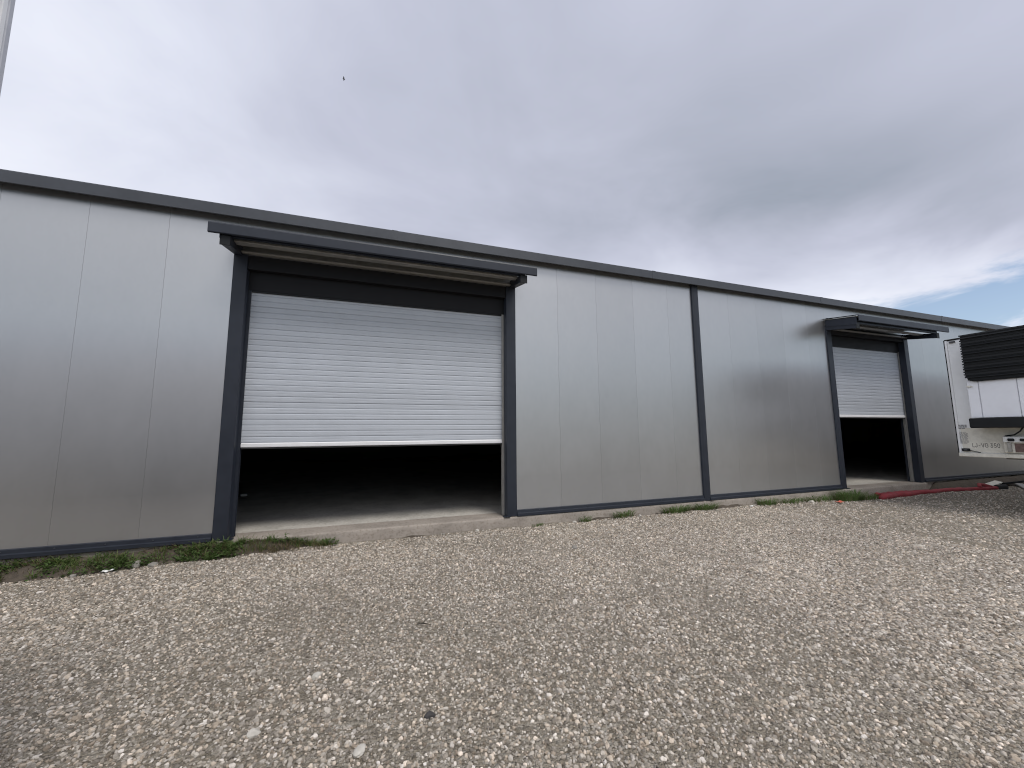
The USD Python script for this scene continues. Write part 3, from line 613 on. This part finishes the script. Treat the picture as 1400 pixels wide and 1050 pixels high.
# ------------------------------------------------------------------ plants along the foot of the wall
def blades(r, cx, cy, n, spread, h0, h1, lean=0.5, width=0.006, sx=1.0):
    """n bent, tapering grass blades."""
    V, F = [], []
    for _ in range(n):
        a = r.uniform(0, 2 * np.pi); d = spread * math.sqrt(r.random())
        x, y = cx + sx * d * math.cos(a), cy + d * math.sin(a) * 0.55
        h = r.uniform(h0, h1); dirn = np.array([math.cos(a) * sx, math.sin(a), 0]) * lean * r.uniform(0.3, 1.2) + np.array([r.normal(0, .2), r.normal(0, .2), 0])
        side = np.array([-math.sin(a), math.cos(a), 0]) * width * r.uniform(0.7, 1.4); z = float(ground_z(x, y)) - 0.01
        o = len(V)
        for t in (0, 0.4, 0.75):
            c = np.array([x, y, z]) + dirn * h * t ** 1.8 + np.array([0, 0, h * t * (1 - 0.28 * t)])
            V += [c - side * (1 - 0.6 * t), c + side * (1 - 0.6 * t)]
        V.append(np.array([x, y, z]) + dirn * h + np.array([0, 0, h * 0.72]))
        F += [(o, o + 1, o + 3), (o, o + 3, o + 2), (o + 2, o + 3, o + 5), (o + 2, o + 5, o + 4), (o + 4, o + 5, o + 6)]
    return np.array(V), np.array(F)

def leaves(r, pts, size, flat=0.6):
    """Small pointed leaves: one folded diamond each."""
    V, F = [], []
    for p in pts:
        a = r.uniform(0, 2 * np.pi); s = size * r.uniform(0.6, 1.4); u = np.array([math.cos(a), math.sin(a), r.normal(0.15, flat * 0.6)]); u /= np.linalg.norm(u)
        w = np.cross(u, [0, 0, 1]); w /= np.linalg.norm(w) + 1e-9; w = w + np.array([0, 0, r.normal(0, 0.4)]); o = len(V); nrm = np.cross(w, u)
        V += [p, p + s * 0.5 * u + 0.34 * s * w, p + s * u, p + s * 0.5 * u - 0.34 * s * w, p + s * 0.5 * u - nrm * 0.08 * s]
        F += [(o, o + 4, o + 1), (o + 1, o + 4, o + 2), (o + 2, o + 4, o + 3), (o + 3, o + 4, o)]
    return np.array(V), np.array(F)

def tri(vf): return trimesh.Trimesh(vf[0], vf[1], process=False)

def tuft(cx, cy, n, spread, h, label, seed, sx=1.0, leafy=30, dry=0.3):
    r = np.random.default_rng(seed)
    h *= 1.35; spread *= 1.1
    t = thing("grass_tuft", (cx, cy, float(ground_z(cx, cy))))
    tag(t, label, "grass tuft", "grass tufts along the foot of the wall")
    tag(obj("blades", tri(blades(r, cx, cy, n, spread, h * 0.45, h, 0.55, 0.005, sx)), M["grass"], t), kind="stuff")
    if dry: tag(obj("dry_blades", tri(blades(r, cx, cy, int(n * dry), spread * 1.1, h * 0.3, h * 0.8, 0.9, 0.004, sx)), M["dry"], t), kind="stuff")
    if leafy:
        a, d = r.uniform(0, 2 * np.pi, leafy), spread * np.sqrt(r.random(leafy)); x, y = cx + sx * d * np.cos(a), cy + 0.55 * d * np.sin(a)
        tag(obj("low_leaves", tri(leaves(r, np.stack([x, y, ground_z(x, y) + r.uniform(0, h * 0.5, leafy)], -1), 0.035)), M["moss"], t), kind="stuff")
tuft(4.28, -0.14, 60, 0.10, 0.20, "thin upright grass tuft between the first door and the two cover strip tufts", 1, 1.2, 14)
tuft(3.20, -0.17, 34, 0.08, 0.08, "smallest sparse tuft beside the right foot of the first door frame", 2, 1.3, 20)
tuft(5.20, -0.16, 130, 0.16, 0.17, "medium spreading grass tuft halfway between first door and cover strip", 3, 1.5, 50)
tuft(6.55, -0.20, 260, 0.20, 0.20, "bushy dark green tuft just left of the dark cover strip", 4, 1.7, 130)
tuft(7.40, -0.18, 240, 0.20, 0.21, "dense grass tuft directly under the foot of the dark cover strip", 5, 1.6, 110)
tuft(9.35, -0.20, 170, 0.20, 0.20, "round leafy tuft right of the cover strip by the concrete plinth", 6, 1.5, 120)
tuft(10.3, -0.20, 150, 0.24, 0.17, "low dark tuft midway between cover strip and second door", 7, 1.8, 120)
tuft(11.3, -0.24, 170, 0.28, 0.19, "ragged tuft left of the tall grass by the second door", 8, 2.0, 90)
tuft(12.25, -0.30, 420, 0.30, 0.34, "tallest bright green tuft at the left corner of the second door", 9, 1.6, 120, 0.15)
tuft(13.05, -0.33, 150, 0.22, 0.18, "low weedy tuft between the second door slab and the red hose end", 10, 1.8, 90, 0.4)

# dense ground cover on the left: leaves over a low bank of soil
r = np.random.default_rng(77)
def bank_w(x): return 0.10 + 0.20 * sstep(-0.4, -2.2, x) + 0.10 * (meshkit.fbm(np.stack([x * 1.3, 0 * x, 0 * x], -1), 3, 51) - 0.5)
xs = np.arange(-7.0, -0.35, 0.04); us = np.linspace(0, 1, 9)
Pb = []
for x in xs:
    w = float(bank_w(np.array([x]))[0]); y0 = -0.025 if x < JL + 0.03 else -0.062
    tap = float(sstep(-0.36, -1.6, np.array(x)))
    for u in us:
        y = y0 - u * (w * tap + 0.10 * tap + 0.02); Pb.append((x, y, float(ground_z(x, y)) + ((0.165 * tap + 0.004) * (1 - u) ** 1.2) * (0.5 + 0.8 * float(meshkit.fbm(np.array([x * 5, y * 5, 0.0]), 3, 61))) - 0.02 * u))
Pb = np.array(Pb); n = len(us); i, j = np.meshgrid(np.arange(len(xs) - 1), np.arange(n - 1), indexing="ij")
q = np.stack([i * n + j, i * n + j + 1, (i + 1) * n + j + 1, (i + 1) * n + j], -1).reshape(-1, 4)
soil = trimesh.Trimesh(Pb, np.vstack([q[:, [0, 1, 2]], q[:, [0, 2, 3]]]), process=False)
tag(obj("soil_bank", soil, M["soil"], smooth=True), "dark soil bank under the weeds at the foot of the left wall", "soil", kind="stuff")
GS = thing("grass_strip")
tag(GS, "strip of low weeds and grass along the foot of the left wall", "grass", kind="stuff")
def bank_z(x, y, u):
    return ground_z(x, y) + 0.15 * sstep(-0.36, -1.6, x) * np.maximum(1 - u, 0) ** 1.2
def clumpy(x, u, sd): return meshkit.fbm(np.stack([x * 2.6, u * 1.2, 0 * x], -1), 4, sd)
bl, bg, dr = [], [], []
nn = 12000
x = r.uniform(-7.0, -0.4, nn); w = bank_w(x); u = r.random(nn) ** 0.9 * 1.12
k = r.random(nn) < sstep(0.38, 0.58, clumpy(x, u, 71)) * (0.25 + 0.75 * sstep(-0.5, -2.0, x))
x, u, w = x[k], u[k], w[k]; y = np.where(x < JL + 0.03, -0.03, -0.07) - u * (w + 0.03)
z = bank_z(x, y, u) + r.uniform(0.0, 0.07, len(x)) * (0.3 + 1.4 * meshkit.fbm(np.stack([x * 4, y * 4, 0 * x], -1), 2, 5))
tag(obj("low_leaves", tri(leaves(r, np.stack([x, y, z], -1), 0.034)), M["moss"], GS), kind="stuff")
for _ in range(400):
    cx = r.uniform(-6.5, -0.55); uu = r.random() * 0.95
    if r.random() > float(sstep(0.30, 0.50, clumpy(np.array([cx]), np.array([uu]), 73))[0]) + 0.2: continue
    cy = (-0.05 if cx < JL else -0.09) - uu * (float(bank_w(np.array([cx]))[0]) - 0.02)
    tall = r.random() ** 2.2
    V, F = blades(r, cx, cy, int(r.integers(5, 16)), 0.05, 0.05, 0.11 + 0.17 * tall, 0.75, 0.0042)
    V[:, 2] += float(bank_z(cx, cy, uu) - ground_z(cx, cy)); (bl if r.random() < 0.55 else bg).append(tri((V, F)))
for _ in range(170):
    cx = r.uniform(-6.2, -0.5); uu = r.random(); cy = (-0.05 if cx < JL else -0.09) - uu * 0.28
    V, F = blades(r, cx, cy, int(r.integers(4, 10)), 0.07, 0.05, 0.20, 1.1, 0.0035); V[:, 2] += float(bank_z(cx, cy, uu) - ground_z(cx, cy)); dr.append(tri((V, F)))
for nm, lst, mm in (("blades", bl, "grass"), ("pale_blades", bg, "grass2"), ("dry_blades", dr, "dry")):
    tag(obj(nm, cat(*lst), M[mm], GS), kind="stuff")

# bank of earth under the wall beyond the second door
xs = np.arange(16.35, 23.0, 0.06); us = np.linspace(0, 1, 8); Pe = []
for x in xs:
    w = 0.34 + 0.16 * float(meshkit.fbm(np.array([x * 1.5, 2.0, 0.0]), 3, 95))
    for u in us:
        tp = float(sstep(16.3, 17.0, np.array(x))); top = -0.03 * tp - 0.30 * (1 - tp)
        y = -0.012 - u * w; Pe.append((x, y, float(ground_z(x, y)) * (sstep(0, 0.9, u)) + top * (1 - sstep(0, 0.9, u)) + 0.05 * (float(meshkit.fbm(np.array([x * 6, y * 9, 0.0]), 3, 96)) - 0.5) * (1 - u) - 0.015 * u))
Pe = np.array(Pe); n = len(us); i, j = np.meshgrid(np.arange(len(xs) - 1), np.arange(n - 1), indexing="ij")
q = np.stack([i * n + j, i * n + j + 1, (i + 1) * n + j + 1, (i + 1) * n + j], -1).reshape(-1, 4)
tag(obj("earth_bank", trimesh.Trimesh(Pe, np.vstack([q[:, [0, 1, 2]], q[:, [0, 2, 3]]]), process=False), M["soil"], smooth=True), "dark bank of earth against the wall behind the red hose", "soil", kind="stuff")

# washed earth along the foot of the concrete between the doors
xs = np.arange(-0.3, 12.6, 0.05); us = np.linspace(0, 1, 6); Pe = []
for x in xs:
    k = float(sstep(0.44, 0.60, meshkit.fbm(np.array([x * 1.1, 3.0, 0.0]), 4, 91)))
    w = 0.015 + 0.13 * k * (0.5 + float(meshkit.fbm(np.array([x * 4, 1.0, 0.0]), 3, 92)))
    for u in us:
        y = -0.045 - u * w; Pe.append((x, y, float(ground_z(x, y)) + (0.045 * k + 0.002) * (1 - u) ** 0.8 + 0.018 * k * (float(meshkit.fbm(np.array([x * 12, y * 20, 0.0]), 3, 93)) - 0.3) - 0.012 * u))
Pe = np.array(Pe); n = len(us); i, j = np.meshgrid(np.arange(len(xs) - 1), np.arange(n - 1), indexing="ij")
q = np.stack([i * n + j, i * n + j + 1, (i + 1) * n + j + 1, (i + 1) * n + j], -1).reshape(-1, 4)
tag(obj("washed_earth", trimesh.Trimesh(Pe, np.vstack([q[:, [0, 1, 2]], q[:, [0, 2, 3]]]), process=False), M["soil"], smooth=True), "dark damp earth in patches along the foot of the concrete", "soil", kind="stuff")

# one tall weed in front of the slab
wx, wy = -1.19, -0.16; wz = float(ground_z(wx, wy))
wp = thing("weed_plant", (wx, wy, wz)); tag(wp, "single tall thin weed rising in front of the first door's slab", "weed")
stem = np.array([(wx, wy, wz), (wx + 0.01, wy, wz + 0.09), (wx - 0.005, wy - 0.01, wz + 0.18), (wx + 0.01, wy - 0.01, wz + 0.28)])
obj("stem", tube(stem, (0.006, 0.005, 0.004, 0.002), 5), M["grass"], wp)
for k in range(9):
    t = k / 8 * 2.8; p = stem[int(t)] + (stem[min(int(t) + 1, 3)] - stem[int(t)]) * (t - int(t))
    obj("leaf", tri(leaves(np.random.default_rng(200 + k), [p], 0.06)), M["grass"], wp)

# ------------------------------------------------------------------ small things on the ground
def rock(x, y, s, m, label, seed, flat=0.62, name="rock", catg="rock", sub=2):
    r = np.random.default_rng(seed); b = rock_mesh(r, sub, flat, 0.22); v = np.array(b.vertices); v += 0.12 * (meshkit.fbm(v * 2.3, 3, seed)[:, None] - 0.5) * v
    a = r.uniform(0, 6.28); c, sn = math.cos(a), math.sin(a); v = v @ np.array([[c, sn, 0], [-sn, c, 0], [0, 0, 1]]) * s
    z = float(ground_z(x, y)); t = thing(name, (x, y, z)) if False else None
    v += [x, y, z + 0.35 * s * flat]
    o = obj(name, trimesh.Trimesh(v, b.faces, process=False), m, smooth=28)
    return tag(o, label, catg, "larger rocks on the gravel" if catg == "rock" else None)
rock(-3.00, -0.30, 0.075, M["rockg"], "upright grey rock at the edge of the left weed strip", 301, 0.9)
rock(-2.80, -0.36, 0.085, M["rockg"], "broad flat rock just right of the upright grey rock", 302, 0.45)
rock(-3.62, -0.42, 0.045, M["rockg"], "low grey rock near the left picture edge below the weeds", 303)
rock(1.98, -0.16, 0.055, M["rockp"], "whitish rock at the foot of the first door slab's right end", 304)
rock(1.35, -0.14, 0.035, M["rockg"], "small grey rock against the middle of the first door slab", 305)
rock(4.02, -0.16, 0.055, M["rockp"], "pale rock leaning on the plinth beside the thin upright tuft", 306)
rock(5.55, -0.24, 0.05, M["rockp"], "pale rock right of the medium spreading tuft", 307)
rock(10.72, -0.36, 0.085, M["rockp"], "wide pale rock in front of the low dark tuft", 308, 0.5)
rock(0.44, -4.78, 0.040, M["rockd"], "dark nearly black stone alone on the foreground gravel", 309, 0.7, "dark_stone", "stone")
rock(-0.31, -4.02, 0.048, M["rockp"], "pale flat stone among the coarse stones in the left foreground", 310, 0.5)
rock(0.02, -4.93, 0.05, M["rockp"], "light streaked stone at the bottom centre of the yard", 311, 0.5)
rock(-0.60, -4.55, 0.045, M["rockp"], "light stone at the lower left of the foreground gravel", 312, 0.5)
rock(3.15, -1.75, 0.06, M["rockg"], "lone larger stone on the fine gravel before the grey panels", 313, 0.5)

def scrap(x, y, s, m, name, label, seed):
    r = np.random.default_rng(seed); k = 6; g = np.stack(np.meshgrid(np.linspace(-1, 1, k), np.linspace(-0.6, 0.6, k), indexing="ij"), -1).reshape(-1, 2)
    z = 0.25 * (r.random(k * k)) + 0.35 * np.abs(g[:, 0] * 0.7 + 0.2); v = np.column_stack([g + 0.1 * r.standard_normal(g.shape), z]) * s
    i, j = np.meshgrid(np.arange(k - 1), np.arange(k - 1), indexing="ij"); q = np.stack([i * k + j, (i + 1) * k + j, (i + 1) * k + j + 1, i * k + j + 1], -1).reshape(-1, 4)
    f = np.vstack([q[:, [0, 1, 2]], q[:, [0, 2, 3]]]); v2 = v - [0, 0, 0.02 * s + 0.001]; nn = len(v)
    mesh = trimesh.Trimesh(np.vstack([v, v2]) + [x, y, float(ground_z(x, y)) + 0.012], np.vstack([f, f[:, ::-1] + nn]), process=False)
    return tag(obj(name, mesh, m), label, "litter")
scrap(-3.27, -0.40, 0.06, M["litterw"], "plastic_scrap", "crumpled bright white scrap on the gravel by the left weed strip", 401)
scrap(11.35, -0.62, 0.09, M["litterr"], "paper_scrap", "small orange red scrap in front of the tallest tuft", 402)
scrap(8.7, -0.30, 0.05, M["litterw"], "plastic_scrap", "small pale scrap between cover strip and leafy tuft", 403)

tw = np.array([(0.51, -3.47, 0), (0.55, -3.505, 0.004), (0.59, -3.52, 0.002), (0.63, -3.56, 0.0)]); tw[:, 2] += ground_z(tw[:, 0], tw[:, 1]) + 0.022
tag(obj("twig", cat(tube(tw, (0.005, 0.0045, 0.004, 0.002), 6), tube([tw[1], tw[1] + [0.03, 0.015, 0.008]], (0.003, 0.0015), 5)), M["bark"]), "thin dark twig lying on the gravel in mid foreground", "twig")

# red hose on the ground right of the second door
hp = np.array([(13.35, -0.42), (13.75, -0.38), (14.3, -0.30), (15.0, -0.27), (15.7, -0.30), (16.5, -0.28), (17.3, -0.36), (18.2, -0.52), (18.9, -0.62)])
tt = np.linspace(0, len(hp) - 1, 90); hx, hy = np.interp(tt, range(len(hp)), hp[:, 0]), np.interp(tt, range(len(hp)), hp[:, 1])
hr = np.interp(tt, [0, 0.3, 2.5, 4, 8], [0.05, 0.085, 0.080, 0.062, 0.05]) * (0.82 + 0.45 * meshkit.fbm(np.stack([hx * 3, hy, 0 * hx], -1), 3, 88))
hz = ground_z(hx, hy) + hr * 0.75
hm = tube(np.stack([hx, hy + 0.02 * np.sin(hx * 5), hz], -1), hr, 14); v = np.array(hm.vertices)
v[:, 1:] += (0.035 * (meshkit.fbm(v * [5, 14, 14], 3, 90) - 0.5))[:, None] * np.array([1, 1.0]); hm.vertices = v
H = thing("red_hose", (15.9, -0.35, -0.29)); tag(H, "dusty red flattened hose lying along the wall under the trailer front", "hose")
obj("hose_body", hm, M["hose"], H, smooth=True)
obj("folded_length", tube(np.stack([np.linspace(13.5, 14.9, 20), -0.26 + 0.02 * np.sin(np.arange(20)), ground_z(np.linspace(13.5, 14.9, 20), np.full(20, -0.2)) + 0.10], -1), 0.05 + 0.012 * np.sin(np.arange(20) * 1.7), 10), M["hose"], H, smooth=True)
obj("dark_end", tube([(18.85, -0.61, float(ground_z(18.85, -0.61)) + 0.06), (19.15, -0.70, float(ground_z(19.1, -0.7)) + 0.06)], (0.075, 0.08), 12), M["rubber"], H)
obj("knot", tube([(18.15, -0.52, -0.20), (18.3, -0.45, -0.12), (18.5, -0.50, -0.15), (18.6, -0.60, -0.2)], 0.05, 10), M["hose"], H, smooth=True)

# scrap by the wall under the trailer
def board(x0, x1, y, z, t, rot, m, name, label, c):
    b = box(-(x1 - x0) / 2, (x1 - x0) / 2, -0.09, 0.09, 0, t, 0.006); b.apply_transform(trimesh.transformations.rotation_matrix(rot[0], [0, 0, 1])); b.apply_transform(trimesh.transformations.rotation_matrix(rot[1], [1, 0, 0]))
    b.apply_translation([(x0 + x1) / 2, y, z]); return tag(obj(name, b, m), label, c)
board(18.9, 20.1, -0.30, -0.20, 0.05, (0.15, 0.25), M["cream"], "board", "pale broken board by the wall beyond the hose end", "board")
board(20.0, 21.6, -0.50, -0.18, 0.06, (-0.25, -0.3), M["black"], "dark_plank", "dark plank lying across the pale board under the trailer", "plank")
board(19.5, 20.6, -0.75, -0.24, 0.04, (0.5, 0.1), M["galv"], "metal_offcut", "grey metal offcut in front of the pale board", "offcut")
# things on the floor just inside the first door
board(-3.25, -3.05, 4.3, -0.005, 0.05, (0.6, 0.0), M["galv"], "floor_scrap", "small pale scrap on the floor inside the first door, nearer one", "scrap")
board(-3.15, -3.0, 5.1, -0.005, 0.06, (0.3, 0.0), M["galv"], "floor_scrap", "small pale scrap on the floor inside the first door, farther one", "scrap")

# ------------------------------------------------------------------ bird far up
bc = np.array([-5.208, 51.756, 54.546])
bd = thing("bird", bc); tag(bd, "tiny dark bird flying high in the cloudy sky", "bird")
bm = trimesh.creation.icosphere(2, 1.0); v = np.array(bm.vertices) * [0.20, 0.075, 0.07]; v[:, 1:] *= (1 - 0.75 * sstep(0.02, 0.2, -v[:, :1])); bm.vertices = v + bc; obj("body", bm, M["feather"], bd, smooth=True)
for sgn in (-1, 1):
    wv = np.array([(0.09, 0.03 * sgn, 0.02), (-0.07, 0.03 * sgn, 0.02), (0.07, 0.25 * sgn, 0.10), (-0.08, 0.22 * sgn, 0.09), (-0.02, 0.46 * sgn, 0.06)]); wv = np.vstack([wv, wv - [0, 0, 0.012]]) + bc
    obj("wing", trimesh.convex.convex_hull(wv), M["feather"], bd)
